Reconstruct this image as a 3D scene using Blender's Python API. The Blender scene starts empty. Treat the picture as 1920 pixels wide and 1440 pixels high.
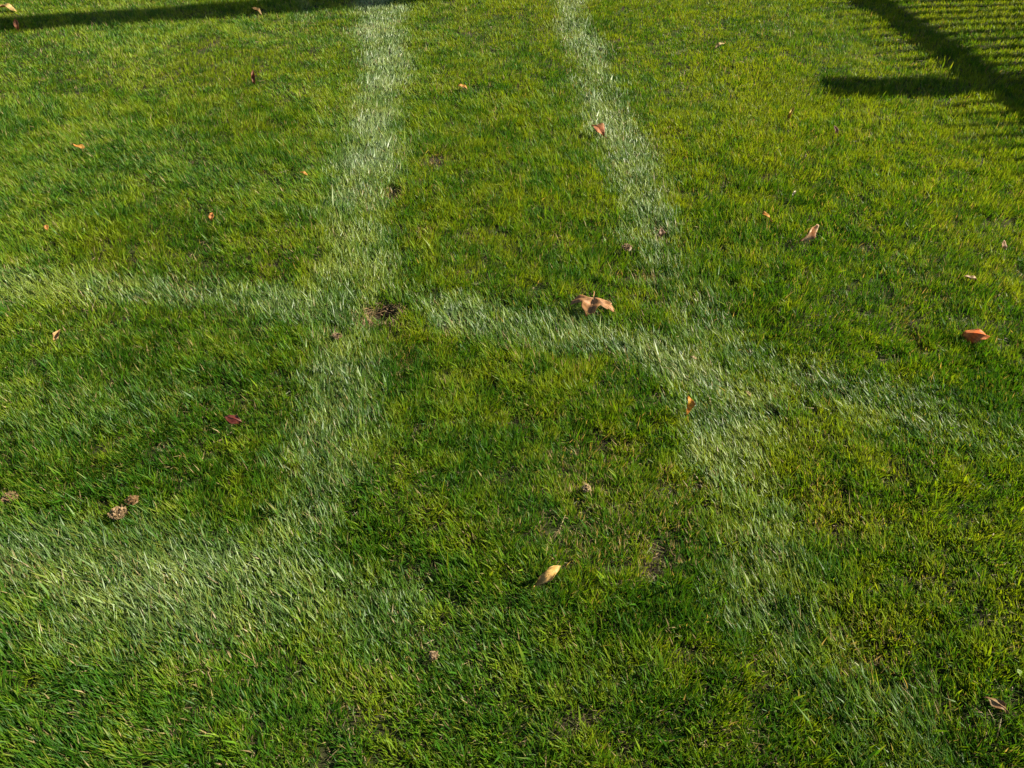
import bpy, math
import numpy as np
from mathutils import Vector, Matrix

# ------------------------------------------------------------------ camera, sky, sun
scene = bpy.context.scene
COL = scene.collection
H = 1.45                       # eye height of someone holding the camera
TH = math.radians(39.0)        # looking down
F = 1663.0                     # focal length in photo pixels (1920 wide)
cam_d = bpy.data.cameras.new('camera')
cam_d.sensor_width = 36.0
cam_d.lens = 36.0 * F / 1920.0
cam_d.clip_start = 0.05
cam_d.clip_end = 2000.0
cam = bpy.data.objects.new('camera', cam_d)
cam.location = (0, 0, H)
cam.rotation_euler = (math.pi / 2 - TH, 0, 0)
COL.objects.link(cam)
scene.camera = cam

SUN_EL = math.radians(35.0)
SUN_AZ = math.atan2(0.995, 0.10)          # clockwise from +Y: from the right, a little ahead
sdir = Vector((math.sin(SUN_AZ) * math.cos(SUN_EL), math.cos(SUN_AZ) * math.cos(SUN_EL), math.sin(SUN_EL)))

world = bpy.data.worlds.new('World')
scene.world = world
world.use_nodes = True
wn = world.node_tree
wn.nodes.clear()
wo = wn.nodes.new('ShaderNodeOutputWorld')
bg = wn.nodes.new('ShaderNodeBackground')
sky = wn.nodes.new('ShaderNodeTexSky')
sky.sky_type = 'NISHITA'
sky.sun_disc = False
sky.sun_elevation = SUN_EL
sky.sun_rotation = SUN_AZ
bg.inputs['Strength'].default_value = 0.05
wn.links.new(sky.outputs[0], bg.inputs[0])
wn.links.new(bg.outputs[0], wo.inputs[0])

sun_d = bpy.data.lights.new('sun', 'SUN')
sun_d.energy = 5.0
sun_d.angle = math.radians(0.5)
sun_d.color = (1.0, 0.92, 0.76)
sun = bpy.data.objects.new('sun', sun_d)
sun.rotation_euler = (-sdir).to_track_quat('-Z', 'Y').to_euler()
sun.location = (6, 2, 8)
COL.objects.link(sun)

scene.view_settings.view_transform = 'Standard'
scene.view_settings.look = 'None'
scene.view_settings.gamma = 1.0
scene.view_settings.exposure = 1.82
scene.view_settings.use_curve_mapping = False

scene.render.engine = 'CYCLES'
scene.cycles.max_bounces = 6
scene.cycles.diffuse_bounces = 3
scene.cycles.glossy_bounces = 2
scene.cycles.transmission_bounces = 4

# ------------------------------------------------------------------ helpers
def scale_px(y):
    """photo pixels per metre, sideways, for the ground seen at photo row y"""
    return (F * math.sin(TH) + (y - 720) * math.cos(TH)) / H

def px(x, y, z=0.03):
    """point on the level z that the photo shows at pixel x, y"""
    d = Vector(((x - 960) / F, math.cos(TH) - (y - 720) / F * math.sin(TH),
                -math.sin(TH) - (y - 720) / F * math.cos(TH)))
    k = (H - z) / -d.z
    return Vector((d.x * k, d.y * k, z))

def hash2(ix, iy, seed):
    h = (ix.astype(np.int64) * 374761393 + iy.astype(np.int64) * 668265263 + seed * 1442695041) & 0xFFFFFFFF
    h = ((h ^ (h >> 13)) * 1274126177) & 0xFFFFFFFF
    h = ((h ^ (h >> 16)) * 2246822519) & 0xFFFFFFFF
    return ((h ^ (h >> 15)) & 0xFFFFFF) / float(0xFFFFFF)

def noise(x, y, s, seed=0):
    """smooth value noise 0..1, s cells per metre"""
    # turn the lattice so that it never lines up with the picture
    c, sn = math.cos(0.7 + seed), math.sin(0.7 + seed)
    u, v = (x * c - y * sn) * s, (x * sn + y * c) * s
    iu, iv = np.floor(u), np.floor(v)
    fu, fv = u - iu, v - iv
    fu, fv = fu * fu * (3 - 2 * fu), fv * fv * (3 - 2 * fv)
    a, b = hash2(iu, iv, seed), hash2(iu + 1, iv, seed)
    c_, d = hash2(iu, iv + 1, seed), hash2(iu + 1, iv + 1, seed)
    return (a * (1 - fu) + b * fu) * (1 - fv) + (c_ * (1 - fu) + d * fu) * fv

def fbm(x, y, s, seed=0, o=3):
    t, a, w = 0, 1.0, 0.0
    for k in range(o):
        t = t + a * noise(x, y, s * 2 ** k, seed + 11 * k)
        w += a
        a *= 0.5
    return t / w

def sstep(a, b, x):
    if a > b:
        return 1 - sstep(b, a, x)
    t = np.clip((x - a) / (b - a), 0, 1)
    return t * t * (3 - 2 * t)

def tag(o, label=None, cat=None, group=None, kind=None):
    for k, v in (('label', label), ('category', cat), ('group', group), ('kind', kind)):
        if v:
            o[k] = v
    return o

def mesh_obj(name, V, Fc, mat, parent=None, smooth=True, cols=None):
    me = bpy.data.meshes.new(name)
    me.from_pydata([tuple(v) for v in V], [], [tuple(f) for f in Fc])
    if smooth:
        me.polygons.foreach_set('use_smooth', [True] * len(me.polygons))
    if cols is not None:
        at = me.color_attributes.new('col', 'FLOAT_COLOR', 'POINT')
        at.data.foreach_set('color', np.asarray(cols, dtype=np.float32).ravel())
    me.update()
    me.materials.append(mat)
    o = bpy.data.objects.new(name, me)
    COL.objects.link(o)
    if parent:
        o.parent = parent
    return o

def empty(name, loc):
    o = bpy.data.objects.new(name, None)
    o.empty_display_size = 0.05
    o.location = loc
    COL.objects.link(o)
    return o

# ------------------------------------------------------------------ materials
def new_mat(name):
    m = bpy.data.materials.new(name)
    m.use_nodes = True
    m.node_tree.nodes.clear()
    return m, m.node_tree.nodes, m.node_tree.links

def leafy_mat(name, rough, spec, transl, tint=(1, 1, 1), noise_scale=None, noise_amt=0.0, attr='col'):
    """thin plant tissue: surface colour from the vertex colours, some light passing through"""
    m, n, l = new_mat(name)
    out = n.new('ShaderNodeOutputMaterial')
    p = n.new('ShaderNodeBsdfPrincipled')
    p.inputs['Roughness'].default_value = rough
    p.inputs['Specular IOR Level'].default_value = spec
    a = n.new('ShaderNodeVertexColor')
    a.layer_name = attr
    src = a.outputs['Color']
    if noise_scale:
        tc = n.new('ShaderNodeTexCoord')
        nz = n.new('ShaderNodeTexNoise')
        nz.inputs['Scale'].default_value = noise_scale
        nz.inputs['Detail'].default_value = 5
        nz.inputs['Roughness'].default_value = 0.65
        l.new(tc.outputs['Object'], nz.inputs['Vector'])
        mr = n.new('ShaderNodeMapRange')
        mr.inputs['From Min'].default_value = 0.3
        mr.inputs['From Max'].default_value = 0.7
        mr.inputs['To Min'].default_value = 1 - noise_amt
        mr.inputs['To Max'].default_value = 1 + noise_amt
        l.new(nz.outputs['Fac'], mr.inputs['Value'])
        vm = n.new('ShaderNodeVectorMath')
        vm.operation = 'SCALE'
        l.new(src, vm.inputs[0])
        l.new(mr.outputs[0], vm.inputs['Scale'])
        src = vm.outputs[0]
        bp = n.new('ShaderNodeBump')
        bp.inputs['Strength'].default_value = 0.5
        bp.inputs['Distance'].default_value = 0.002
        l.new(nz.outputs['Fac'], bp.inputs['Height'])
        l.new(bp.outputs[0], p.inputs['Normal'])
    l.new(src, p.inputs['Base Color'])
    tr = n.new('ShaderNodeBsdfTranslucent')
    tm = n.new('ShaderNodeVectorMath')
    tm.operation = 'MULTIPLY'
    tm.inputs[1].default_value = tint
    l.new(src, tm.inputs[0])
    l.new(tm.outputs[0], tr.inputs['Color'])
    mx = n.new('ShaderNodeMixShader')
    mx.inputs[0].default_value = transl
    l.new(p.outputs[0], mx.inputs[1])
    l.new(tr.outputs[0], mx.inputs[2])
    l.new(mx.outputs[0], out.inputs['Surface'])
    return m

M_GRASS = leafy_mat('grass_blade', 0.45, 0.25, 0.45, (1.5, 1.35, 0.5))
n_, l_ = M_GRASS.node_tree.nodes, M_GRASS.node_tree.links
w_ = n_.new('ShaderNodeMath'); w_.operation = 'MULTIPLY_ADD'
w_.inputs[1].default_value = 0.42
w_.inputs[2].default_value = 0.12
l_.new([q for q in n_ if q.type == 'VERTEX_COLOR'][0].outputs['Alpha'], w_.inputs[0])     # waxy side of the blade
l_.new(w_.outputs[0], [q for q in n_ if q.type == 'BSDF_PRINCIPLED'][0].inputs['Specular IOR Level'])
M_LEAF = leafy_mat('dead_leaf', 0.6, 0.35, 0.3, (1.3, 0.9, 0.6), 90.0, 0.35)
M_STRAW = leafy_mat('dry_straw', 0.6, 0.3, 0.2, (1.1, 1.0, 0.8))
M_CROWN = leafy_mat('tree_leaf', 0.5, 0.4, 0.3, (1.3, 1.2, 0.6))

def plain_mat(name, c1, c2, scale, rough, bump=0.3, stretch=(1, 1, 1)):
    m, n, l = new_mat(name)
    out = n.new('ShaderNodeOutputMaterial')
    p = n.new('ShaderNodeBsdfPrincipled')
    p.inputs['Roughness'].default_value = rough
    tc = n.new('ShaderNodeTexCoord')
    mp = n.new('ShaderNodeMapping')
    mp.inputs['Scale'].default_value = stretch
    nz = n.new('ShaderNodeTexNoise')
    nz.inputs['Scale'].default_value = scale
    nz.inputs['Detail'].default_value = 8
    cr = n.new('ShaderNodeValToRGB')
    cr.color_ramp.elements[0].position = 0.32
    cr.color_ramp.elements[0].color = (*c1, 1)
    cr.color_ramp.elements[1].position = 0.68
    cr.color_ramp.elements[1].color = (*c2, 1)
    bp = n.new('ShaderNodeBump')
    bp.inputs['Strength'].default_value = bump
    bp.inputs['Distance'].default_value = 0.01
    l.new(tc.outputs['Object'], mp.inputs['Vector'])
    l.new(mp.outputs[0], nz.inputs['Vector'])
    l.new(nz.outputs['Fac'], cr.inputs['Fac'])
    l.new(cr.outputs[0], p.inputs['Base Color'])
    l.new(nz.outputs['Fac'], bp.inputs['Height'])
    l.new(bp.outputs[0], p.inputs['Normal'])
    l.new(p.outputs[0], out.inputs['Surface'])
    return m

M_WOOD = plain_mat('weathered_wood', (0.16, 0.12, 0.08), (0.3, 0.24, 0.17), 14, 0.75, 0.3, (6, 6, 0.6))
M_BARK = plain_mat('bark', (0.08, 0.065, 0.05), (0.2, 0.16, 0.12), 12, 0.9, 0.8, (3, 3, 0.7))
M_IRON = plain_mat('painted_iron', (0.03, 0.035, 0.03), (0.05, 0.055, 0.05), 40, 0.45, 0.1)
M_CRUMB = plain_mat('earth_crumb', (0.12, 0.075, 0.04), (0.26, 0.17, 0.10), 220, 0.95, 0.6)

# ground: brown thatch and soil under the sward, mossy green farther out
def ground_mat():
    m, n, l = new_mat('soil_and_thatch')
    out = n.new('ShaderNodeOutputMaterial')
    p = n.new('ShaderNodeBsdfPrincipled')
    p.inputs['Roughness'].default_value = 0.95
    p.inputs['Specular IOR Level'].default_value = 0.2
    tc = n.new('ShaderNodeTexCoord')
    def nz(scale):
        t = n.new('ShaderNodeTexNoise')
        t.inputs['Scale'].default_value = scale
        t.inputs['Detail'].default_value = 8
        t.inputs['Roughness'].default_value = 0.7
        l.new(tc.outputs['Object'], t.inputs['Vector'])
        return t
    def ramp(src, a, ca, b, cb):
        r = n.new('ShaderNodeValToRGB')
        r.color_ramp.elements[0].position = a
        r.color_ramp.elements[0].color = (*ca, 1)
        r.color_ramp.elements[1].position = b
        r.color_ramp.elements[1].color = (*cb, 1)
        l.new(src, r.inputs['Fac'])
        return r
    n1, n2, n3 = nz(160), nz(9), nz(45)
    soil = ramp(n1.outputs['Fac'], 0.35, (0.010, 0.007, 0.004), 0.7, (0.045, 0.031, 0.016))
    moss = ramp(n3.outputs['Fac'], 0.35, (0.010, 0.016, 0.002), 0.7, (0.03, 0.048, 0.005))
    f = ramp(n2.outputs['Fac'], 0.38, (0, 0, 0), 0.6, (1, 1, 1))
    bare = n.new('ShaderNodeVertexColor')
    bare.layer_name = 'col'
    sub = n.new('ShaderNodeMath')
    sub.operation = 'SUBTRACT'
    sub.use_clamp = True
    l.new(f.outputs[0], sub.inputs[0])
    l.new(bare.outputs['Color'], sub.inputs[1])
    mx = n.new('ShaderNodeMixRGB')
    l.new(sub.outputs[0], mx.inputs[0])
    l.new(soil.outputs[0], mx.inputs[1])
    l.new(moss.outputs[0], mx.inputs[2])
    l.new(mx.outputs[0], p.inputs['Base Color'])
    bp = n.new('ShaderNodeBump')
    bp.inputs['Strength'].default_value = 0.9
    bp.inputs['Distance'].default_value = 0.006
    l.new(n1.outputs['Fac'], bp.inputs['Height'])
    l.new(bp.outputs[0], p.inputs['Normal'])
    l.new(p.outputs[0], out.inputs['Surface'])
    return m
M_GROUND = ground_mat()

# ------------------------------------------------------------------ where wheels pressed the grass
# each band: points (photo x, y, half width px, strength) and the way the blades were pushed on the ground
BANDS = [
    # wheel track towards the hole
    dict(p=[(713, -60, 48, 1), (716, 20, 52, 1), (716, 130, 56, 1), (706, 230, 62, .95), (682, 330, 72, .85), (668, 430, 82, .75), (672, 520, 85, .75), (650, 590, 80, .6)],
         d=[(0.0, 1), (0.0, 1), (-0.02, 1), (-.10, 1), (-.2, .98), (-.22, .97), (-.3, .95), (-.35, .9)]),
    # second wheel track
    dict(p=[(1060, -60, 30, .75), (1072, 30, 38, .85), (1108, 120, 46, .9), (1150, 230, 54, .85), (1190, 320, 62, .85), (1215, 400, 62, .75), (1232, 470, 60, .6), (1260, 540, 58, .45)],
         d=[(-.15, 1), (-.15, 1), (-.18, 1), (-.18, 1), (-.2, 1), (-.2, 1), (-.25, 1), (-.3, .9)]),
    # faint far track
    dict(p=[(575, -30, 14, .6), (568, 30, 16, .6), (552, 75, 14, .1)], d=[(0, 1), (0, 1), (0, 1)]),
    # turning swath across
    dict(p=[(-150, 520, 59, 0.73), (40, 535, 65, 0.73), (200, 545, 56, 0.65), (380, 552, 52, 0.65), (560, 575, 59, 0.69), (680, 570, 59, 0.47)],
         d=[(-.8, .6), (-.8, .6), (-.72, .7), (-.62, .78), (-.5, .86), (-.42, .9)]),
    dict(p=[(780, 555, 28, .4), (860, 596, 62, .75), (960, 622, 72, .8), (1080, 636, 68, .75), (1200, 655, 68, .8), (1300, 695, 75, .85), (1390, 750, 80, .8), (1450, 815, 70, .45)],
         d=[(-.42, .9), (-.42, .9), (-.42, .9), (-.42, .9), (-.45, .89), (-.5, .86), (-.55, .83), (-.55, .83)]),
    dict(p=[(1370, 690, 90, .5), (1490, 720, 105, .46), (1600, 750, 110, .46), (1720, 785, 105, .42), (1830, 822, 105, .38), (2000, 870, 105, .36)],
         d=[(-.55, .83), (-.55, .83), (-.6, .8), (-.62, .78), (-.62, .78), (-.62, .78)]),
    # right track meeting the swath
    dict(p=[(1230, 470, 58, .45), (1280, 560, 66, .5), (1340, 650, 80, .6)], d=[(-.3, .95), (-.35, .93), (-.45, .89)]),
    # bend running down to the right
    dict(p=[(1300, 770, 60, .6), (1345, 840, 85, .62), (1390, 920, 100, .55), (1425, 1010, 120, .48), (1450, 1100, 125, .44), (1480, 1190, 135, .48), (1540, 1280, 135, .38), (1630, 1380, 130, .38), (1720, 1480, 130, .38)],
         d=[(-.45, .89), (-.45, .89), (-.35, .94), (-.3, .95), (-.3, .95), (-.4, .9), (-.5, .86), (-.5, .86), (-.5, .86)]),
    # first track going on below the hole
    dict(p=[(640, 650, 85, .52), (620, 720, 90, .64), (620, 810, 95, .7), (615, 900, 100, .64), (590, 1000, 120, .6), (540, 1070, 130, .6)],
         d=[(-.3, .95), (-.3, .95), (-.3, .95), (-.35, .93), (-.5, .86), (-.62, .78)]),
    # broad swath near the feet
    dict(p=[(-200, 1060, 120, .85), (0, 1075, 130, .85), (200, 1070, 125, .8), (360, 1085, 125, .8), (520, 1110, 125, .7), (700, 1160, 120, .5)],
         d=[(-.8, .6), (-.8, .6), (-.75, .66), (-.7, .7), (-.6, .8), (-.5, .86)]),
    dict(p=[(-100, 1150, 80, .6), (150, 1190, 85, .45), (380, 1215, 95, .38)], d=[(-.8, .6), (-.8, .6), (-.75, .66)]),
    # light scuffs
    dict(p=[(520, 1300, 60, .2), (900, 1240, 110, .28), (1200, 1260, 90, .25)], d=[(-.7, .7), (-.6, .8), (-.5, .86)]),
    dict(p=[(-60, 760, 90, .3), (150, 800, 110, .35), (330, 740, 70, .3)], d=[(-.8, .6), (-.8, .6), (-.75, .66)]),
]

def press_exact(X, Y):
    """strength 0..1 and push direction on the ground"""
    S = np.zeros_like(X)
    DX = np.zeros_like(X)
    DY = np.zeros_like(X)
    wob = (fbm(X, Y, 7, 91, 3) - .5)
    for b in BANDS:
        pts = [px(a[0], a[1], 0.0) for a in b['p']]
        hw = [a[2] / scale_px(a[1]) * 1.04 for a in b['p']]
        best = np.zeros_like(X)
        bx = np.zeros_like(X)
        by = np.zeros_like(X)
        for i in range(len(pts) - 1):
            A, B = pts[i], pts[i + 1]
            dx, dy = B.x - A.x, B.y - A.y
            L2 = dx * dx + dy * dy
            t = np.clip(((X - A.x) * dx + (Y - A.y) * dy) / L2, 0, 1)
            d = np.hypot(X - A.x - t * dx, Y - A.y - t * dy)
            w = hw[i] * (1 - t) + hw[i + 1] * t
            s = (b['p'][i][3] * (1 - t) + b['p'][i + 1][3] * t) * (1 - sstep(0.32, 1.45, d / w + wob * 1.2))
            m = s > best
            best = np.where(m, s, best)
            bx = np.where(m, b['d'][i][0] * (1 - t) + b['d'][i + 1][0] * t, bx)
            by = np.where(m, b['d'][i][1] * (1 - t) + b['d'][i + 1][1] * t, by)
        best = best * (.55 + .7 * fbm(X, Y, 5.5, 93, 3))
        m = best > S
        S = np.where(m, best, S)
        DX = np.where(m, bx, DX)
        DY = np.where(m, by, DY)
    return S, DX, DY

# bare or worn spots: photo x, y, radius px (x), radius px (y), depth in m, how bare
BARE = [(718, 588, 29, 16, 0.055, 1.0), (684, 606, 34, 9, 0.004, .45), (742, 640, 20, 8, 0.006, .5), (632, 628, 18, 8, .004, .6),
        (738, 366, 22, 14, 0.010, .75), (802, 437, 16, 10, .003, .5), (1205, 520, 60, 10, .008, .55), (1240, 440, 16, 14, .008, .7),
        (820, 305, 30, 12, .0, .35), (1270, 925, 70, 50, .006, .35), (1180, 1000, 150, 75, .006, .3), (1120, 860, 90, 45, .005, .28), (1560, 960, 70, 60, .006, .28), (1640, 1230, 60, 90, .006, .25), (1700, 620, 18, 50, .006, .3),
        (760, 700, 14, 30, .006, .4), (300, 1400, 60, 30, .0, .2), (1080, 905, 40, 30, .006, .35)]
def bare_exact(X, Y):
    B = np.zeros_like(X)
    Dp = np.zeros_like(X)
    wob = (fbm(X, Y, 40, 17, 2) - .5)
    for x, y, rx, ry, dp, am in BARE:
        c = px(x, y, 0.0)
        ex = rx / scale_px(y)
        c2 = px(x, y - ry, 0.0)
        ey = abs(c2.y - c.y)
        r = np.hypot((X - c.x) / ex, (Y - c.y) / ey)
        B = np.maximum(B, am * (1 - sstep(.7, 1.25, r + wob)))
        Dp = np.maximum(Dp, dp * (1 - sstep(0.2, 1.2, r)))
    return B, Dp

_gu = np.arange(-4.6, 4.6, .012)
_gv = np.arange(0.0, 6.6, .012)
_U, _W = np.meshgrid(_gu, _gv)
FIELD = np.stack([*press_exact(_U, _W), *bare_exact(_U, _W)], -1).astype(np.float32)
FIELD[0] = FIELD[-1] = 0
FIELD[:, 0] = FIELD[:, -1] = 0

def sample_field(X, Y):
    u = np.clip((X - _gu[0]) / .012, 0, len(_gu) - 1.001)
    v = np.clip((Y - _gv[0]) / .012, 0, len(_gv) - 1.001)
    iu, iv = u.astype(int), v.astype(int)
    fu, fv = (u - iu)[..., None], (v - iv)[..., None]
    a = FIELD[iv, iu] * (1 - fu) + FIELD[iv, iu + 1] * fu
    b = FIELD[iv + 1, iu] * (1 - fu) + FIELD[iv + 1, iu + 1] * fu
    return a * (1 - fv) + b * fv

def press_field(X, Y):
    f = sample_field(X, Y)
    return f[..., 0], f[..., 1], f[..., 2]

def bare_field(X, Y):
    f = sample_field(X, Y)
    return f[..., 3], f[..., 4]

def ground_z(X, Y, with_fields=None):
    z = (fbm(X, Y, 1.1, 3, 2) - .5) * 0.03 + (fbm(X, Y, 6, 5, 2) - .5) * 0.012
    if with_fields is None:
        S, _, _ = press_field(X, Y)
        _, Dp = bare_field(X, Y)
    else:
        S, Dp = with_fields
    return z - 0.013 * S - Dp

def axis(lo, hi, step, far):
    a = list(np.arange(lo, hi + 1e-6, step))
    g, p, q = step, lo, hi
    left, right = [], []
    while q < far:
        g *= 1.35
        p -= g
        q += g
        left.append(p)
        right.append(q)
    return np.array(left[::-1] + a + right)

gx = axis(-3.9, 3.9, 0.036, 320)
gy = axis(0.0, 6.4, 0.034, 320)
GX, GY = np.meshgrid(gx, gy)
GZ = ground_z(GX, GY)
fade = 1 - sstep(6, 12, np.hypot(GX, GY - 3))
GZ = GZ * fade
gb, _ = bare_field(GX, GY)
nyy, nxx = GX.shape
gme = bpy.data.meshes.new('lawn_ground')
gV = np.stack([GX, GY, GZ], -1).reshape(-1, 3)
idx = np.arange(nxx * nyy).reshape(nyy, nxx)
gF = np.stack([idx[:-1, :-1], idx[:-1, 1:], idx[1:, 1:], idx[1:, :-1]], -1).reshape(-1, 4)

def fast_mesh(name, V, Q, cols, mat, smooth=False):
    """Q: one index array (n, 3) or (n, 4), or a list of them"""
    me = bpy.data.meshes.new(name)
    Q = Q if isinstance(Q, list) else [Q]
    sizes = np.concatenate([np.full(len(q), q.shape[1]) for q in Q])
    loops = np.concatenate([q.ravel() for q in Q]).astype(np.int32)
    me.vertices.add(len(V))
    me.vertices.foreach_set('co', np.ascontiguousarray(V, dtype=np.float32).ravel())
    me.loops.add(len(loops))
    me.loops.foreach_set('vertex_index', loops)
    me.polygons.add(len(sizes))
    me.polygons.foreach_set('loop_start', (np.cumsum(sizes) - sizes).astype(np.int32))
    me.polygons.foreach_set('use_smooth', np.full(len(sizes), smooth))
    me.update(calc_edges=True)
    at = me.color_attributes.new('col', 'FLOAT_COLOR', 'POINT')
    at.data.foreach_set('color', np.ascontiguousarray(cols, dtype=np.float32).ravel())
    me.materials.append(mat)
    o = bpy.data.objects.new(name, me)
    COL.objects.link(o)
    return o

gcol = np.ones((len(gV), 4))
gcol[:, :3] = gb.reshape(-1, 1)
ground = fast_mesh('ground', gV, gF, gcol, M_GROUND, True)
tag(ground, 'brown soil and thatch beneath the mown lawn', 'ground', kind='structure')

def gz1(x, y):
    return float(ground_z(np.array([x]), np.array([y]))[0])

# ------------------------------------------------------------------ leaf list (needed first: blades give way under them)
# key: photo x, y, footprint radius in m
SPOTS = []
def spot(x, y, r):
    c = px(x, y, 0.03)
    SPOTS.append((c.x, c.y, r))
    return c

LEAVES = dict(
    maple=spot(1112, 568, .06), long_tan=spot(1027, 1085, .026), curl=spot(1516, 445, .02), orange=spot(1827, 630, .03),
    red=spot(436, 785, .026), cream=spot(109, 633, .017), gold=spot(1290, 768, .012), rust=spot(1122, 244, .03),
    amber=spot(1438, 408, .016), tan=spot(1872, 1322, .028), left_amber=spot(148, 276, .022))

# ------------------------------------------------------------------ grass
def grass_blades(N, region, seed):
    r = np.random.default_rng(seed)
    Y = r.uniform(region[0], region[1], N)
    hwid = 0.448 * Y + 0.525
    X = r.uniform(-1, 1, N) * (hwid + 0.8)
    # uniform over the area, thinning beyond the frame's sides
    full = 0.448 * region[1] + 0.525 + 0.8
    keep = r.random(N) < (hwid + 0.8) / full
    out = np.maximum(0, np.abs(X) - hwid)
    keep &= r.random(N) < 1 - 0.6 * sstep(0.05, 0.5, out)
    X, Y = X[keep], Y[keep]
    cl = noise(X, Y, 30, 21) * .55 + noise(X, Y, 62, 22) * .45
    S, DX, DY = press_field(X, Y)
    B, Dp = bare_field(X, Y)
    gap = noise(X, Y, 11, 29)
    pk = sstep(0.22, 0.5, cl) * .80 + .20
    pk *= 0.75 + 0.25 * sstep(.15, .45, gap)
    pk = pk * (1 - S) + S * (.55 + .45 * pk)
    pk *= 1 - np.where(B > .4, B * .93, B * 1.6 * sstep(.6, .35, cl))
    k = r.random(len(X)) < pk
    return [a[k] for a in (X, Y, cl, S, DX, DY, B, Dp)] + [r]

def build_grass(N, region, seed, wmul, kite):
    rows = 3
    X, Y, cl, S, DX, DY, B, Dp, r = grass_blades(N, region, seed)
    n = len(X)
    Z = ground_z(X, Y, (S, Dp)) - 0.003
    # tuft lean: blades splay from tuft centres, whole patches comb one way
    e = 0.006
    gxn = noise(X + e, Y, 30, 21) - noise(X - e, Y, 30, 21)
    gyn = noise(X, Y + e, 30, 21) - noise(X, Y - e, 30, 21)
    az0 = 2 * math.pi * 1.6 * fbm(X, Y, 3.0, 41, 2)
    ra = r.uniform(0, 2 * math.pi, n)
    lx = -gxn * 2.2 + .45 * np.cos(az0) + .75 * np.cos(ra)
    ly = -gyn * 2.2 + .45 * np.sin(az0) + .75 * np.sin(ra)
    comb = .75 * sstep(.5, -.8, X) * sstep(.25, .6, fbm(X, Y, 2.2, 47, 2)) + .35 * sstep(1.9, 1.2, Y)
    lx = lx - .75 * comb
    ly = ly + .65 * comb
    ln = np.hypot(lx, ly) + 1e-6
    lx, ly = lx / ln, ly / ln
    # pressed blades follow the wheel, with scatter
    pa = np.arctan2(DY, DX) + r.normal(0, .42, n)
    comply = (r.random(n) < S * 1.15) & (S > .04)
    lx = np.where(comply, np.cos(pa), lx)
    ly = np.where(comply, np.sin(pa), ly)
    ps = np.where(comply, np.clip(S * 1.1, 0, 1), 0)
    L = r.gamma(14, 1 / 14., n) * (.0205 + .016 * cl) * (.8 + .4 * noise(X, Y, 4, 51))
    L = L * (1 + .35 * ps) * (1 - .22 * sstep(3.2, 4.6, Y)) * (1 - .14 * sstep(2.2, 1.6, Y))
    coarse = r.random(n) < .025
    L = np.where(coarse, L * r.uniform(.9, 1.7, n), L)
    W = r.normal(1, .2, n).clip(.5, 1.6) * .00165 * wmul
    W = np.where(coarse, W * r.uniform(1.4, 2.2, n), W)
    a1 = np.abs(r.normal(.2, .18, n)) + .28 * comb
    a1 = np.where(comply, a1 * (1 - ps) + ps * r.normal(.72, .2, n), a1)
    a2 = a1 + np.abs(r.normal(.25, .3, n))
    a2 = np.where(comply, a2 * (1 - ps) + ps * r.normal(1.18, .22, n), a2)
    a2 = np.minimum(a2, 2.0)
    # blades under fallen leaves are held down
    for cx, cy, rr in SPOTS:
        d = np.hypot(X - cx, (Y - cy) * 1.15)
        m = d < rr * .85
        L = np.where(m, L * .5, L)
        a1 = np.where(m, a1 + .3, a1)
        a2 = np.where(m, np.minimum(a2 + .5, 1.5), a2)
    L = L * (1 - .45 * B)
    # colours: patches of deep green and of yellow green, frayed ochre tips, some straw
    tone = np.clip(.45 + .35 * np.exp(-((X - .75) / .28) ** 2 - ((Y - 1.25) / .35) ** 2) - .22 * sstep(2.3, 1.2, Y) + (.115 * (Y - 2.0)).clip(-.1, .3) + .05 * X + 1.0 * (fbm(X, Y, 1.3, 61, 2) - .5) + 1.3 * (noise(X, Y, 16, 62) - .5) + .7 * (noise(X, Y, 45, 63) - .5) + r.normal(0, .22, n), 0, 1)
    deep = np.array((.026, .085, .004))
    mid = np.array((.060, .135, .004))
    yel = np.array((.125, .180, .006))
    t = tone[:, None]
    C = np.where(t < .5, deep + (mid - deep) * t * 2, mid + (yel - mid) * (t * 2 - 1))
    C = C * r.normal(1, .16, n).clip(.55, 1.5)[:, None]
    # rolled-over blades: greyer waxy underside, with reflected sheen painted into the colour
    wax_sheen = (np.clip(ps, 0, 1) ** 1.6 * r.uniform(.2, 1, n))[:, None]
    C = C * (1 - wax_sheen * .65) + (np.array((.175, .235, .07)) + np.array((.09, .095, .09)) * sstep(.7, .95, S)[:, None]) * wax_sheen * .7
    straw = (~coarse) & (r.random(n) < (.02 + .04 * (noise(X, Y, 9, 71) > .62) + .5 * B))
    sc = np.array((.30, .225, .105)) * r.uniform(.5, 1.1, n)[:, None]
    C = np.where(straw[:, None], sc, C)
    tipc = np.array((.25, .245, .03)) * r.uniform(.7, 1.2, n)[:, None]
    fray = (r.random(n) < .2 + .25 * (noise(X, Y, 14, 73) > .55)) * r.uniform(.35, .95, n)
    TC = C * (1 - fray[:, None]) + tipc * fray[:, None]
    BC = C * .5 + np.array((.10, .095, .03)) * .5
    # geometry
    d3 = np.stack([lx, ly], -1)
    roll = r.normal(0, .5, n)
    wx, wy = -ly, lx
    pos = np.stack([X, Y, Z + ps * r.uniform(0, .012, n)], -1)
    V = np.empty((n, rows, 2, 3), np.float32)
    CC = np.ones((n, rows, 2, 4), np.float32)
    prof = (1, .95, .42)
    seg = L / (rows - 1)
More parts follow.
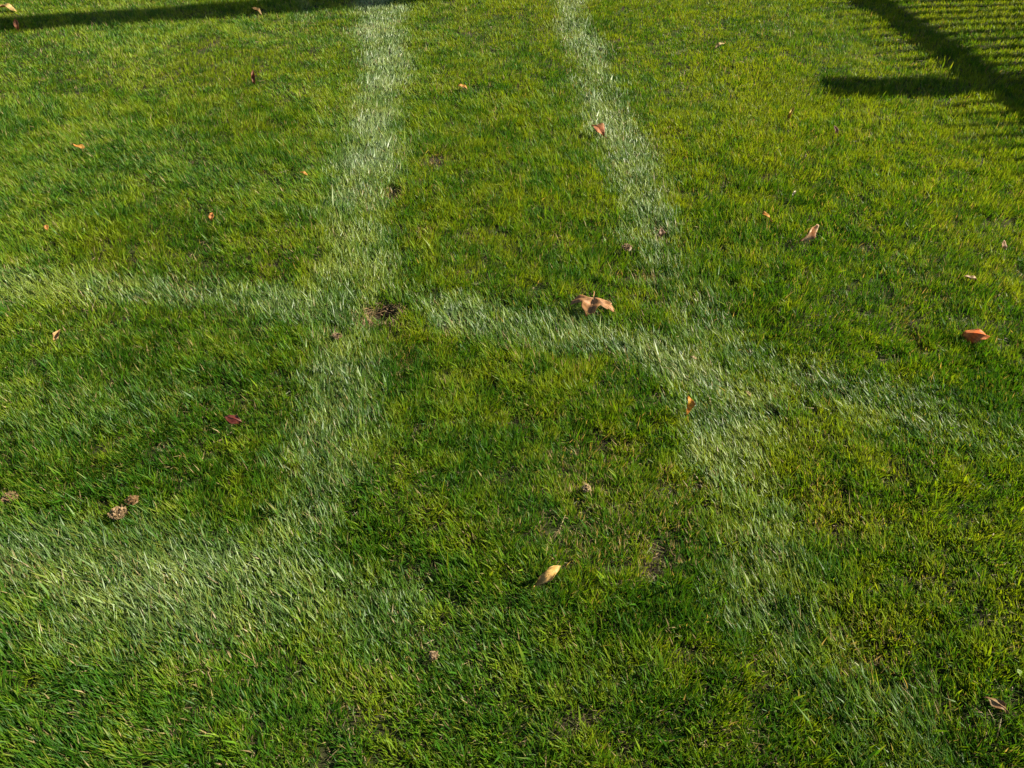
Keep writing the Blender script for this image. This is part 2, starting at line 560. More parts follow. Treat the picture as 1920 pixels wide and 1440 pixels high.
    for k in range(rows):
        f = k / (rows - 1)
        if k > 0:
            a = a1 + (a2 - a1) * ((k - .5) / (rows - 1.5) if rows > 2 else .5)
            pos = pos + np.stack([np.sin(a) * lx, np.sin(a) * ly, np.cos(a)], -1) * seg[:, None]
        a = a1 + (a2 - a1) * f
        nx, ny, nz = -np.cos(a) * lx, -np.cos(a) * ly, np.sin(a)      # face normal
        rl = roll * (1 + .5 * f)
        ax = np.cos(rl) * wx + np.sin(rl) * nx
        ay = np.cos(rl) * wy + np.sin(rl) * ny
        az = np.sin(rl) * nz
        half = np.stack([ax, ay, az], -1) * (W * .5 * prof[k])[:, None]
        V[:, k, 0] = pos - half
        V[:, k, 1] = pos + half
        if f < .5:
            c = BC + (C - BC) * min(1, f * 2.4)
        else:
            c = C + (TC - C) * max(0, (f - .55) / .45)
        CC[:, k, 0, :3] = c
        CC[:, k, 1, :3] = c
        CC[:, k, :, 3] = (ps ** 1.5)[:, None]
    if kite:        # root, two shoulders, tip: two triangles folded across the blade
        K = np.stack([V[:, 0].mean(1), V[:, 1, 0] * 1.2 - V[:, 1, 1] * .2, V[:, 1, 1] * 1.2 - V[:, 1, 0] * .2, V[:, 2].mean(1)], 1)
        KC = np.stack([CC[:, 0, 0], CC[:, 1, 0], CC[:, 1, 1], CC[:, 2, 0]], 1)
        b = (np.arange(n) * 4)[:, None]
        T = np.concatenate([b + np.array([[0, 2, 1]]), b + np.array([[1, 2, 3]])], 0)
        return K.reshape(-1, 3), T, KC.reshape(-1, 4)
    base = (np.arange(n) * rows * 2)[:, None]
    Q = np.concatenate([base + np.array([[2 * k, 2 * k + 1, 2 * k + 3, 2 * k + 2]]) for k in range(rows - 1)], 0)
    return V.reshape(-1, 3), Q, CC.reshape(-1, 4)

parts = []
off = 0
for args in ((920000, (0.42, 2.0), 101, 0.95, True), (660000, (2.0, 3.7), 102, 1.08, True), (800000, (3.7, 6.3), 103, 1.3, True)):
    V, Q, CC = build_grass(*args)
    parts.append((V, Q + off, CC))
    off += len(V)
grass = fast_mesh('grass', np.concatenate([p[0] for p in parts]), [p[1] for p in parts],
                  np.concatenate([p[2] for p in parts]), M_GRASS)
tag(grass, 'short mown green grass with paler swaths pressed down by wheels', 'grass', kind='stuff')
print('grass quads', len(grass.data.polygons))

def litter():
    r = np.random.default_rng(77)
    n = 200000
    Y = r.uniform(.42, 5.8, n)
    X = r.uniform(-1, 1, n) * (.448 * 5.8 + .9)
    k = np.abs(X) < .448 * Y + .8
    k &= r.random(n) < np.clip(1.5 - .22 * Y, .3, 1)
    X, Y = X[k], Y[k]
    n = len(X)
    S, _, _ = press_field(X, Y)
    _, Dp = bare_field(X, Y)
    Z = ground_z(X, Y, (S, Dp)) + r.uniform(.0005, .009, n)
    a = r.uniform(0, 6.283, n)
    L = r.gamma(6, .017 / 6, n) * .5
    w = r.uniform(.0004, .0011, n)
    d = np.stack([np.cos(a) * L, np.sin(a) * L, r.normal(0, .2, n) * L], -1)
    s = np.stack([-np.sin(a) * w, np.cos(a) * w, r.normal(0, .6, n) * w], -1)
    P = np.stack([X, Y, Z], -1)
    V = np.stack([P - d - s, P - d + s, P + d + s * .5, P + d - s * .5], 1).reshape(-1, 3)
    c = np.where(r.random(n)[:, None] < .55, np.array((.17, .12, .055)), np.array((.075, .09, .018))) * r.uniform(.4, 1.3, n)[:, None]
    cc = np.ones((n, 4, 4))
    cc[:, :, :3] = c[:, None, :]
    o = fast_mesh('thatch', V, np.arange(n * 4).reshape(-1, 4), cc.reshape(-1, 4), M_STRAW)
    tag(o, 'dead straw and clippings lying between the grass roots', 'thatch', kind='stuff')
litter()

# coarser tufts on the lawn around the picture (outside the view): instanced
def outer_grass():
    r = np.random.default_rng(5)
    V, Fc, CC = [], [], []
    for i in range(26):
        a = r.uniform(0, 6.283)
        x, y = r.normal(0, .03, 2)
        L = r.uniform(.03, .055)
        t = r.uniform(.1, .6)
        lx, ly = math.cos(a), math.sin(a)
        w = .0035
        b = len(V)
        p0 = np.array((x, y, -.005))
        p1 = p0 + L * .5 * np.array((math.sin(t) * lx, math.sin(t) * ly, math.cos(t)))
        t += .4
        p2 = p1 + L * .5 * np.array((math.sin(t) * lx, math.sin(t) * ly, math.cos(t)))
        s = np.array((-ly, lx, 0)) * w
        V += [p0 - s, p0 + s, p1 - s, p1 + s, p2 - s * .4, p2 + s * .4]
        Fc += [(b, b + 1, b + 3, b + 2), (b + 2, b + 3, b + 5, b + 4)]
        c = np.array((.07, .12, .012)) * r.uniform(.6, 1.5) if r.random() < .8 else np.array((.13, .15, .015))
        CC += [(*c, 1)] * 6
    tuft = mesh_obj('grass_tuft', V, Fc, M_GRASS, None, False, CC)
    N = 90000
    X = r.uniform(-11, 11, N)
    Y = r.uniform(-5, 15, N)
    ins = (Y > .38) & (Y < 6.25) & (np.abs(X) < .448 * Y + .525 + .72)
    X, Y = X[~ins], Y[~ins]
    Z = ground_z(X, Y) * (1 - sstep(6, 12, np.hypot(X, Y - 3)))
    me = bpy.data.meshes.new('lawn_points')
    me.vertices.add(len(X))
    me.vertices.foreach_set('co', np.stack([X, Y, Z], -1).astype(np.float32).ravel())
    o = bpy.data.objects.new('grass', me)
    COL.objects.link(o)
    ng = bpy.data.node_groups.new('scatter_tufts', 'GeometryNodeTree')
    ng.interface.new_socket('Geometry', in_out='INPUT', socket_type='NodeSocketGeometry')
    ng.interface.new_socket('Geometry', in_out='OUTPUT', socket_type='NodeSocketGeometry')
    gi, go = ng.nodes.new('NodeGroupInput'), ng.nodes.new('NodeGroupOutput')
    ip = ng.nodes.new('GeometryNodeInstanceOnPoints')
    oi = ng.nodes.new('GeometryNodeObjectInfo')
    oi.inputs['Object'].default_value = tuft
    rv = ng.nodes.new('FunctionNodeRandomValue')
    rv.data_type = 'FLOAT_VECTOR'
    rv.inputs[0].default_value = (-.1, -.1, 0)
    rv.inputs[1].default_value = (.1, .1, 6.283)
    ng.links.new(gi.outputs[0], ip.inputs['Points'])
    ng.links.new(oi.outputs['Geometry'], ip.inputs['Instance'])
    ng.links.new(rv.outputs[0], ip.inputs['Rotation'])
    ng.links.new(ip.outputs[0], go.inputs[0])
    md = o.modifiers.new('scatter', 'NODES')
    md.node_group = ng
    tag(o, 'mown green grass of the lawn around the wheel marks', 'grass', kind='stuff')
    # the source tuft is one more tuft of that lawn, standing behind the photographer
    tuft.location = (0.6, -1.4, 0)
    tag(tuft, 'single tuft of mown grass behind the photographer', 'grass', kind='stuff')
outer_grass()

# ------------------------------------------------------------------ fallen leaves
def tube(path, rad, seg=6):
    V, Fc = [], []
    for i, p in enumerate(path):
        p = Vector(p)
        q = Vector(path[min(i + 1, len(path) - 1)]) - Vector(path[max(i - 1, 0)])
        q.normalize()
        u = q.orthogonal().normalized()
        w = q.cross(u)
        rr = rad[i] if isinstance(rad, (list, tuple)) else rad
        for k in range(seg):
            a = 2 * math.pi * k / seg
            V.append(p + (u * math.cos(a) + w * math.sin(a)) * rr)
    for i in range(len(path) - 1):
        for k in range(seg):
            a, b = i * seg + k, i * seg + (k + 1) % seg
            Fc.append((a, b, b + seg, a + seg))
    Fc.append(tuple(range(seg))[::-1])
    Fc.append(tuple(range((len(path) - 1) * seg, len(path) * seg)))
    return V, Fc

def leaf_sheet(outline, shape, colour, rings=9, thick=.0005, name='blade', parent=None):
    """outline(theta)->(x,y) unit shape; shape(x,y,rho,theta)->(x,y,z) metres; colour(x,y,rho,theta)->rgb"""
    seg = 84
    P, C = [], []
    for i in range(rings + 1):
        rho = i / rings
        for k in range(seg):
            th = 2 * math.pi * k / seg
            x, y = outline(th)
            x, y = x * rho, y * rho
            P.append(shape(x, y, rho, th))
            C.append((*colour(x, y, rho, th), 1))
    V = [Vector(p) for p in P]
    n = len(V)
    V2 = [v - Vector((0, 0, thick)) for v in V]
    Fc = []
    for i in range(rings):
        for k in range(seg):
            a, b = i * seg + k, i * seg + (k + 1) % seg
            if i == 0:
                Fc.append((a, b + seg, a + seg))
                Fc.append((n + a, n + a + seg, n + b + seg))
            else:
                Fc.append((a, b, b + seg, a + seg))
                Fc.append((n + a, n + a + seg, n + b + seg, n + b))
    e = rings * seg
    for k in range(seg):
        a, b = e + k, e + (k + 1) % seg
        Fc.append((a, b, n + b, n + a))
    C2 = [(c[0] * .9, c[1] * .9, c[2] * .9, 1) for c in C]
    return mesh_obj(name, V + V2, Fc, M_LEAF, parent, True, C + C2)

def maple_outline(th):
    # five pointed lobes, tip of the middle one at +y
    lobes = [(math.pi / 2 - .12, 1.12, .44), (math.pi / 2 + .98, .95, .46), (math.pi / 2 - .98, .95, .44),
             (math.pi / 2 + 1.9, .5, .42), (math.pi / 2 - 1.9, .5, .42)]
    r = .47
    for a, l, w in lobes:
        d = abs((th - a + math.pi) % (2 * math.pi) - math.pi)
        if d < w * 1.6:
            t = max(0, 1 - d / (w * 1.5))
            r = max(r, .47 + (l - .47) * t ** .85)
    r *= 1 + .05 * math.sin(th * 23) + .03 * math.sin(th * 41 + 1)
    return r * math.cos(th), r * math.sin(th)

def lance_outline(wd, ser=.03, seed=0):
    def f(th):
        q = 1 + .10 * math.sin(3 * th + seed * 1.3) + .08 * math.sin(5 * th + seed * 2.1) + .04 * math.sin(9 * th + seed)
        x = math.cos(th)
        y = math.sin(th)
        k = (1 - abs(y) ** 1.6) if abs(y) < 1 else 0
        return (q * wd * (1 if x > 0 else -1) * abs(x) ** 1.55 * (.75 + .25 * k) * (1 + ser * math.sin(th * 31)), y)
    return f

def veins(dirs, shape, rad, parent, cols, lift=.0006):
    for th, ln in dirs:
        path = []
        for i in range(7):
            q = i / 6 * ln
            x, y = q * math.cos(th), q * math.sin(th)
            p = shape(x, y, q, th)
            path.append((p[0], p[1], p[2] + lift * .4))
        V, Fc = tube(path, [rad * (1 - .7 * i / 6) for i in range(7)], 5)
        mesh_obj('vein', V, Fc, M_LEAF, parent, True, [(*cols, 1)] * len(V))

def place(root, c, rz=0, rx=0, ry=0, dz=0):
    root.location = (c.x, c.y, c.z + dz)
    root.rotation_euler = (rx, ry, rz)
    return root

# the big maple leaf: arched over the grass, middle lobe hanging towards the photographer
def maple_leaf():
    root = empty('maple_leaf', (0, 0, 0))
    S = .086
    def shape(x, y, rho, th):
        r = math.hypot(x, y)
        z = (.017 - .019 * r * r) - .010 * max(0, r - .62) + .004 * math.cos(th * 5 - math.pi / 2 * 5 + math.pi) * min(1, r * 2)
        z += .0022 * math.sin(11 * x + 3) + .0018 * math.sin(13 * y + 5 * x)
        z += .006 * max(0, x) - .045 * max(0, -y) - .012 * max(0, -x - .3) - .003 * math.exp(-(x / .2) ** 2)
        return (x * S * (1.0 - .08 * r), y * S * (.56 if y > 0 else .26) * (1 - .12 * r), z)
    r_ = math.hypot
    def colour(x, y, rho, th):
        k = .82 + .2 * math.sin(9 * x + 2) * math.sin(8 * y) + .16 * math.cos(th * 10) + .12 * math.sin(34 * r_(x, y))
        return (.31 * k, .145 * k, .048 * k)
    b = leaf_sheet(maple_outline, shape, colour, 12, .0006, 'blade', root)
    veins([(math.pi / 2, .95), (math.pi / 2 + .95, .85), (math.pi / 2 - .95, .85), (math.pi / 2 + 1.85, .5), (math.pi / 2 - 1.85, .5)],
          shape, .0010, b, (.40, .24, .11))
    V, Fc = tube([(0, 0, .018), (.001, -.02, .014), (.004, -.045, .002), (.010, -.066, -.012)], [.0012, .001, .0009, .0013], 6)
    mesh_obj('stalk', V, Fc, M_LEAF, root, True, [(.42, .22, .1, 1)] * len(V))
    tag(root, 'large tan dried maple leaf with pointed lobes arched on the grass', 'leaf')
    place(root, LEAVES['maple'], math.pi - .22, math.radians(-4), 0, .004)
maple_leaf()

def simple_leaf(name, label, c, size, wd, cols, fold, curl, rot, dz=0, tip=None, stalk=.4, twist=0.0, seed=0, group=None):
    """pointed leaf: fold = V along the midrib (m of rise at the edge), curl = lengthwise arch (m)"""
    root = empty(name, (0, 0, 0))
    def shape(x, y, rho, th):
        a = twist * y
        xx = x * math.cos(a)
        zz = x * math.sin(a)
        z = fold * abs(x) / max(wd, .01) - curl * y * y + size * zz
        z += .05 * size * math.sin(4 * y + seed) + .05 * size * math.sin(2.5 * x / max(wd, .1) + 4 * y + seed * 2)
        z += .22 * size * rho ** 4 * math.sin(2 * th + seed * 2.3) + .10 * size * rho ** 6 * math.sin(5 * th + seed)
        return (xx * size * (1 - min(.6, abs(fold) / size * .5)), y * size, z)
    c1, c2 = [tuple(v * q for v, q in zip(c_, (.66, .58, .42))) for c_ in cols]
    def colour(x, y, rho, th):
        k = .5 + .5 * math.sin(5 * y + 3 * x + seed * 1.7)
        g = .9 + .14 * math.sin(17 * y + abs(x) * 20)
        e = 1 - .25 * max(0, rho - .8) / .2
        return tuple((c1[i] * (1 - k) + c2[i] * k) * g * e for i in range(3))
    b = leaf_sheet(lance_outline(wd, .03, seed), shape, colour, 9, .0005, 'blade', root)
    veins([(math.pi / 2, .95), (-math.pi / 2, .95)], shape, .0007, b, tuple(min(1, v * 1.15) for v in c1))
    if stalk:
        p0 = shape(0, -1, 1, 0)
        V, Fc = tube([p0, (0, p0[1] - size * stalk * .5, p0[2] + .001), (size * .1, p0[1] - size * stalk, p0[2] + .002)], [.0009, .0007, .0009], 5)
        mesh_obj('stalk', V, Fc, M_LEAF, root, True, [(*[v * .8 for v in c1], 1)] * len(V))
    tag(root, label, 'leaf', group)
    root.location = (c.x, c.y, c.z + dz)
    root.rotation_euler = rot
    return root

R = math.radians
simple_leaf('fallen_leaf', 'long narrow pale yellow leaf with a browned end, lying folded in dark grass', LEAVES['long_tan'], .033, .36,
            ((.62, .43, .16), (.66, .47, .2)), .006, .004, (R(26), R(24), R(-48)), .010, stalk=.15, seed=1)
simple_leaf('curled_leaf', 'brown curled leaf standing on end and casting a dark shadow', LEAVES['curl'], .040, .5,
            ((.46, .22, .10), (.74, .56, .40)), .022, .012, (R(58), R(52), R(-6)), .016, stalk=.25, twist=.5, seed=2)
simple_leaf('fallen_leaf', 'bright orange rounded leaf arched on the yellowish grass', LEAVES['orange'], .036, .8,
            ((.80, .19, .035), (.85, .32, .10)), -.020, .012, (R(-14), R(-30), R(70)), .010, stalk=.1, seed=3)
simple_leaf('fallen_leaf', 'dark red crumpled leaf half sunk among pressed grass', LEAVES['red'], .023, .6,
            ((.13, .02, .015), (.20, .05, .03)), -.004, .006, (R(8), R(-22), R(70)), .002, stalk=.4, twist=.4, seed=4)
simple_leaf('folded_leaf', 'small cream leaf folded in half with a brown shaded inside', LEAVES['cream'], .018, .7,
            ((.62, .42, .22), (.66, .48, .28)), .013, .003, (R(45), R(24), R(-14)), .008, stalk=.1, seed=5)
simple_leaf('fallen_leaf', 'small golden yellow leaf with an orange edge standing among blades', LEAVES['gold'], .026, .38,
            ((.60, .40, .03), (.55, .24, .02)), .003, .003, (R(56), R(24), R(16)), .012, stalk=.5, seed=6)
simple_leaf('crumpled_leaf', 'rust brown crumpled leaf lying on a pale wheel track', LEAVES['rust'], .036, .75,
            ((.36, .12, .04), (.50, .24, .10)), .012, .012, (R(22), R(-12), R(40)), .006, stalk=.3, twist=.7, seed=7)
simple_leaf('fallen_leaf', 'small amber leaf in bright grass beside the curled brown leaf', LEAVES['amber'], .02, .48,
            ((.62, .30, .04), (.60, .34, .06)), .004, .003, (R(24), R(5), R(48)), .006, stalk=.2, seed=8)
simple_leaf('fallen_leaf', 'tan and brown long leaf sunk in deep dark green grass', LEAVES['tan'], .024, .40,
            ((.34, .24, .12), (.22, .12, .05)), -.006, .005, (R(16), R(-8), R(55)), .004, stalk=.2, seed=9)
simple_leaf('fallen_leaf', 'small flat orange yellow leaf on open green lawn near the dry yellow patch', LEAVES['left_amber'], .026, .5,
            ((.55, .26, .05), (.5, .3, .08)), .004, .004, (R(14), R(5), R(82)), .006, stalk=.3, seed=10)

# small scraps of leaf, a few pixels each
def scrap(name, label, x, y, size, wd, col, rot, seed, dz=.003):
    c = px(x, y, .03)
    def shape(u, v, rho, th):
        return (u * size, v * size, .25 * size * abs(u) / wd + .08 * size * math.sin(6 * v + seed) - .2 * size * v * v)
    def colour(u, v, rho, th):
        k = .85 + .2 * math.sin(7 * v + 5 * u + seed)
        return (col[0] * k * .6, col[1] * k * .55, col[2] * k * .4)
    o = leaf_sheet(lance_outline(wd, .06, seed), shape, colour, 4, .0006, name)
    tag(o, label, 'leaf')
    o.location = (c.x, c.y, c.z + dz)
    o.rotation_euler = rot
    return o
scrap('yellow_leaf', 'slender bright yellow leaf standing upright in sunny grass', 1481, 220, .034, .22, (.68, .55, .08), (R(60), R(4), R(-40)), 1, .012)
scrap('leaf_scrap', 'pale brown curled scrap of leaf on end in yellow green grass', 1879, 466, .018, .55, (.42, .25, .14), (R(65), R(15), R(10)), 2, .010)
scrap('leaf_scrap', 'beige crumbled scrap above a dark gap in the grass', 1822, 524, .026, .38, (.42, .30, .17), (R(18), R(6), R(80)), 3)
scrap('leaf_scrap', 'tiny orange leaf in plain green lawn between the two amber ones', 397, 409, .015, .55, (.60, .24, .06), (R(50), R(8), R(0)), 4, .006)
scrap('leaf_scrap', 'reddish brown narrow scrap standing among far green blades', 476, 151, .034, .26, (.28, .10, .05), (R(70), R(0), R(8)), 5, .012)
scrap('leaf_scrap', 'thin white bleached scrap in the bright grass', 1488, 366, .014, .25, (.72, .70, .62), (R(30), R(8), R(-35)), 6, .008)
scrap('leaf_scrap', 'pale tan scrap in the sunny far grass', 1349, 86, .03, .4, (.55, .42, .2), (R(20), R(5), R(-60)), 7)
scrap('leaf_scrap', 'pale straw leaf lying beyond the long trunk shadow', 12, 15, .055, .4, (.58, .42, .2), (R(14), R(0), R(84)), 8)
scrap('leaf_scrap', 'reddish scrap at the near edge of the long trunk shadow', 32, 50, .034, .35, (.42, .16, .07), (R(60), R(0), R(20)), 9, .008)
scrap('leaf_scrap', 'tan leaf scrap just below the long trunk shadow', 481, 20, .034, .4, (.45, .3, .13), (R(20), R(0), R(70)), 10)
scrap('leaf_scrap', 'flat dull orange scrap between the two wheel tracks', 867, 164, .026, .5, (.48, .26, .05), (R(14), R(0), R(85)), 11)
scrap('leaf_scrap', 'tiny orange crumb of leaf at the edge of shaggy grass', 88, 429, .012, .6, (.55, .26, .06), (R(30), R(0), R(20)), 12, .006)
scrap('leaf_scrap', 'tiny orange crumb of leaf beside the wide pale track', 570, 326, .015, .45, (.55, .28, .05), (R(20), R(0), R(75)), 13)
scrap('leaf_scrap', 'dark brown scrap deep in sunny yellow grass', 1567, 246, .022, .4, (.16, .07, .04), (R(50), R(0), R(20)), 14)
scrap('leaf_scrap', 'small green broad leaf of a weed in dark grass', 1908, 1266, .007, .7, (.20, .34, .05), (R(35), R(8), R(30)), 15, .008)
scrap('leaf_scrap', 'brown chip of leaf at the end of a pale track', 1240, 437, .014, .7, (.26, .16, .10), (R(55), R(0), R(10)), 16)
scrap('leaf_scrap', 'pale buff flake lying in the pressed swath', 1402, 742, .010, .45, (.40, .33, .16), (R(20), R(0), R(40)), 17, .008)
scrap('leaf_scrap', 'pale buff flake where two swaths of pressed grass meet', 1300, 675, .009, .5, (.36, .28, .15), (R(20), R(0), R(70)), 18, .008)

# clumps of dried clippings and crumbs of earth
def clump(label, x, y, rx, col, seed, n=90, h=.010):
    c = px(x, y, .022)
    r = np.random.default_rng(seed)
    V, Fc, CC = [], [], []
    for i in range(n):
        a, q = r.uniform(0, 6.283), math.sqrt(r.random())
        p = np.array((math.cos(a) * q * rx, math.sin(a) * q * rx * .9, h * (1 - q * q) * r.uniform(.3, 1)))
        b = r.uniform(0, 6.283)
        d = np.array((math.cos(b), math.sin(b), r.normal(0, .35)))
        L = r.uniform(.004, .012)
        s = np.array((-d[1], d[0], r.normal(0, .3))) * r.uniform(.0008, .0022)
        k = len(V)
        bend = np.array((0, 0, r.uniform(-.002, .003)))
        V += [p - d * L * .5 - s, p - d * L * .5 + s, p + bend - s, p + bend + s, p + d * L * .5 - s * .6, p + d * L * .5 + s * .6]
        Fc += [(k, k + 1, k + 3, k + 2), (k + 2, k + 3, k + 5, k + 4)]
        cc = np.array(col) * (.42, .40, .32) * r.uniform(.55, 1.25)
        CC += [(*cc, 1)] * 6
    # crumb the bits cling to
    k = len(V)
    segs, rings = 10, 4
    for i in range(rings + 1):
        f = i / rings
        for j in range(segs):
            a = 6.283 * j / segs
            q = rx * .8 * math.cos(f * 1.5) * (1 + .3 * r.normal() * .6)
            V.append(np.array((math.cos(a) * q, math.sin(a) * q, h * .7 * math.sin(f * 1.5) - .004 + r.normal(0, .0008))))
            CC.append((*(np.array(col) * (.40, .38, .3) * r.uniform(.5, .95)), 1))
    for i in range(rings):
        for j in range(segs):
            a, b = k + i * segs + j, k + i * segs + (j + 1) % segs
            Fc.append((a, b, b + segs, a + segs))
    Fc.append(tuple(range(k, k + segs))[::-1])
    Fc.append(tuple(range(k + rings * segs, k + (rings + 1) * segs)))
    o = mesh_obj('clipping_clump', V, Fc, M_STRAW, None, False, CC)
    tag(o, label, 'clippings')
    o.location = (c.x, c.y, c.z - .003)
    return o
clump('tan clump of dried clippings at the edge of the broad pale swath', 220, 960, .019, (.44, .30, .17), 1)
clump('small brown crumb of clippings next to the larger tan clump', 247, 936, .014, (.36, .21, .09), 2, 60)
clump('reddish tan clump of clippings at the top of the broad swath', 17, 931, .017, (.38, .23, .13), 3)
clump('small beige clump of clippings in dark grass', 1100, 914, .009, (.55, .40, .24), 4, 50, .012)
clump('beige lump of clippings beside the end of a wheel track', 1176, 463, .016, (.42, .28, .16), 5, 70, .014)
clump('tiny beige crumb of clippings in dark foreground grass', 813, 1228, .007, (.5, .34, .2), 6, 40, .012)
clump('low brown clump of clippings near the small hole', 632, 628, .014, (.34, .22, .13), 8, 50, .006)

# dry thatch torn up around the little hole
def thatch():
    r = np.random.default_rng(33)
    c = px(718, 592, .0)
    V, Fc, CC = [], [], []
    for i in range(420):
        a = r.uniform(0, 6.283)
        q = r.normal(.044, .014)
        x, y = c.x + math.cos(a) * q * 1.1, c.y + math.sin(a) * q * 1.0
        if i > 350:
            x, y = c.x - .055 + r.normal(0, .03), c.y - .035 + r.normal(0, .016)
        z = gz1(x, y) + r.uniform(.002, .012)
        b = a + math.pi / 2 + r.normal(0, .6)
        L = r.uniform(.012, .034)
        d = np.array((math.cos(b), math.sin(b), r.normal(0, .3)))
        s = np.array((-d[1], d[0], r.normal(0, .4))) * r.uniform(.0004, .0009)
        p = np.array((x, y, z))
        k = len(V)
        lift = np.array((0, 0, r.uniform(0, .008)))
        V += [p - d * L / 2 - s, p - d * L / 2 + s, p + lift - s, p + lift + s, p + d * L / 2 - s * .5, p + d * L / 2 + s * .5]
        Fc += [(k, k + 1, k + 3, k + 2), (k + 2, k + 3, k + 5, k + 4)]
        cc = np.array((.19, .12, .055)) * r.uniform(.35, 1.2)
        CC += [(*cc, 1)] * 6
    o = mesh_obj('dry_thatch', V, Fc, M_STRAW, None, False, CC)
    tag(o, 'brown dry thatch torn up round a small hole in the lawn', 'thatch', kind='stuff')
thatch()

# ------------------------------------------------------------------ things beside the lawn that cast the shadows in the picture
def box(name, a, b, w, d, mat, parent, taper=1.0):
    """bar from a to b; w along x, d along y (bevelled edges)"""
    a, b = Vector(a), Vector(b)
    q = (b - a).normalized()
    u = Vector((1, 0, 0)) if abs(q.z) > .5 else Vector((0, 0, 1))
    u = (u - q * u.dot(q)).normalized()
    v = q.cross(u)
    V, Fc = [], []
    ch = .15
    prof = [(-1 + ch, -1), (1 - ch, -1), (1, -1 + ch), (1, 1 - ch), (1 - ch, 1), (-1 + ch, 1), (-1, 1 - ch), (-1, -1 + ch)]
    for p, s in ((a, 1), (b, taper)):
        for i, j in prof:
            V.append(p + u * i * w / 2 * s + v * j * d / 2 * s)
    for k in range(8):
        Fc.append((k, (k + 1) % 8, (k + 1) % 8 + 8, k + 8))
    Fc.append(tuple(range(8))[::-1])
    Fc.append(tuple(range(8, 16)))
    return mesh_obj(name, V, Fc, mat, parent, False)

cot = 1 / math.tan(SUN_EL)
sh = Vector((-math.sin(SUN_AZ), -math.cos(SUN_AZ), 0))      # way the shadows fall
HR = 1.0
S1, S2 = px(1650, 0, .03), px(1918, 175, .03)                # rail's shadow in the picture
R1, R2 = S1 - sh * (HR - .03) * cot, S2 - sh * (HR - .03) * cot
fd = (R1 - R2)
fd.z = 0
fd.normalize()                                               # along the fence, away from the camera
PT = px(1598, 158, .03)                                      # shadow of the tall post's head
def fence_at(y, z=0.0):
    k = (y - R2.y) / fd.y
    p = R2 + fd * k
    return Vector((p.x, p.y, z))
# where the line back from PT towards the sun meets the fence
k = 0
for _ in range(40):
    q = PT - sh * k
    k += (fence_at(q.y).x - q.x) / -sh.x
post_p = PT - sh * k
post_h = .03 + k / cot
fence = empty('garden_fence', fence_at(post_p.y))
fo = Vector(fence.location)
def L_(v):
    return Vector(v) - fo
ends = [fence_at(2.4), fence_at(9.0)]
box('rail', L_((ends[0].x, ends[0].y, HR)), L_((ends[1].x, ends[1].y, HR)), .125, .06, M_WOOD, fence)
box('rail', L_((ends[0].x, ends[0].y, .16)), L_((ends[1].x, ends[1].y, .16)), .08, .045, M_WOOD, fence)
for yy, hh in ((2.4, 1.1), (post_p.y, None), (6.6, 1.1), (9.0, 1.1)):
    p = fence_at(yy)
    if hh is None:
        box('post', L_((p.x, p.y, -.05)), L_((p.x, p.y, post_h - .42)), .15, .15, M_WOOD, fence)
        box('post_head', L_((p.x, p.y, post_h - .42)), L_((p.x, p.y, post_h)), .15, .15, M_WOOD, fence, 1.5)
    else:
        box('post', L_((p.x, p.y, -.05)), L_((p.x, p.y, hh)), .11, .11, M_WOOD, fence)
yy = 2.5
i = 0
while yy < 8.95:
    p = fence_at(yy)
    if abs(yy - post_p.y) > .1:
        hb = 1.27 + .06 * math.sin(yy * 2.3)
        V, Fc = tube([(0, 0, -.02), (0, 0, HR), (0, 0, hb)], [.027, .025, .008], 6)
        o = mesh_obj('picket', V, Fc, M_IRON, fence)
        o.location = L_((p.x, p.y, 0))
    yy += .11
tag(fence, 'garden fence of wooden rails and thin pickets whose striped shadow falls on the lawn', 'fence')

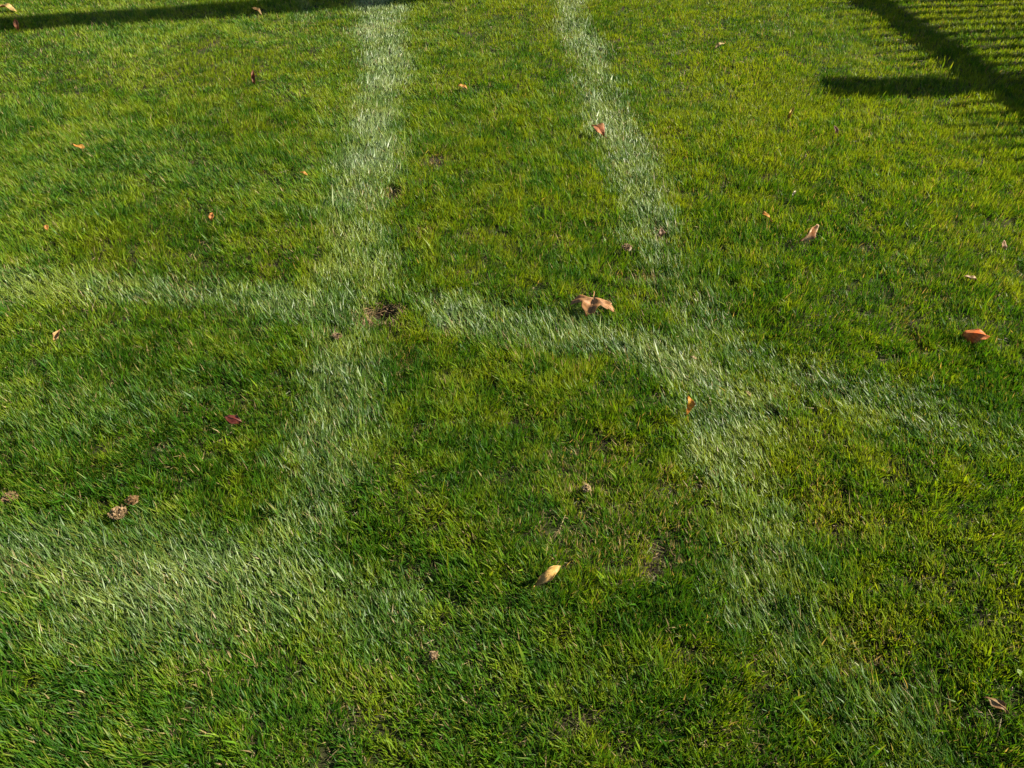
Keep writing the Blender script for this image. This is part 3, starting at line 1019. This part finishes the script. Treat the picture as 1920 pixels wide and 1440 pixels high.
# maple whose trunk throws the long shadow
def tree():
    A, B = px(0, 42, .03), px(770, -18, .03)
    d = (B - A).normalized()
    # trunk base: on the line of the shadow, beyond the fence
    t = (4.6 - A.x) / d.x
    base = A + d * t
    base.z = 0
    root = empty('maple_tree', base)
    # point of the trunk that casts each point of the shadow line: height h -> ground S = P + sh*h*cot
    path = []
    for h in np.linspace(-.1, 11.2, 16):
        # stay in the plane that projects onto the shadow line, upright otherwise
        sx = base.x + sh.x * h * cot
        ly = A.y + d.y / d.x * (sx - A.x)
        wy = ly - sh.y * h * cot
        path.append(Vector((.03 * math.sin(h * 1.9), wy - base.y + .03 * math.sin(h * 1.3 + 1), h)))
    V, Fc = tube(path, [.17 - .005 * i for i in range(16)], 10)
    trunk = mesh_obj('trunk', V, Fc, M_BARK, root)
    r = np.random.default_rng(12)
    # broken stub of a limb
    top = path[-1]
    tips = []
    for i in range(13):
        p0 = path[12 + i % 4]
        a = i * 2.4
        L = r.uniform(1.2, 2.1)
        pts = [p0]
        for s in range(1, 5):
            f = s / 4
            pts.append(p0 + Vector((math.cos(a) * L * f, math.sin(a) * L * f, L * f * .75 + .1 * math.sin(s * 3 + i))))
        V, Fc = tube(pts, [.05, .038, .028, .018, .008], 6)
        mesh_obj('limb', V, Fc, M_BARK, root)
        tips += pts[2:]
    n = 9000
    P = np.array([tips[k] for k in r.integers(0, len(tips), n)]) + r.normal(0, .38, (n, 3))
    ax = r.normal(0, 1, (n, 3))
    ax /= np.linalg.norm(ax, axis=1)[:, None]
    bx = np.cross(ax, r.normal(0, 1, (n, 3)))
    bx /= np.linalg.norm(bx, axis=1)[:, None]
    s = r.uniform(.05, .10, n)[:, None]
    V = np.stack([P - ax * s, P + bx * s * .6, P + ax * s, P - bx * s * .6], 1).reshape(-1, 3)
    Q = np.arange(n * 4).reshape(-1, 4)
    cc = np.ones((n, 4, 4))
    base_c = np.where(r.random(n)[:, None] < .5, np.array((.10, .12, .02)), np.array((.28, .16, .03)))
    cc[:, :, :3] = (base_c * r.uniform(.7, 1.2, n)[:, None])[:, None, :]
    o = fast_mesh('crown', V, Q, cc.reshape(-1, 4), M_CROWN)
    o.parent = root
    tag(root, 'slender maple tree beyond the fence whose trunk shadow crosses the lawn', 'tree')
tree()
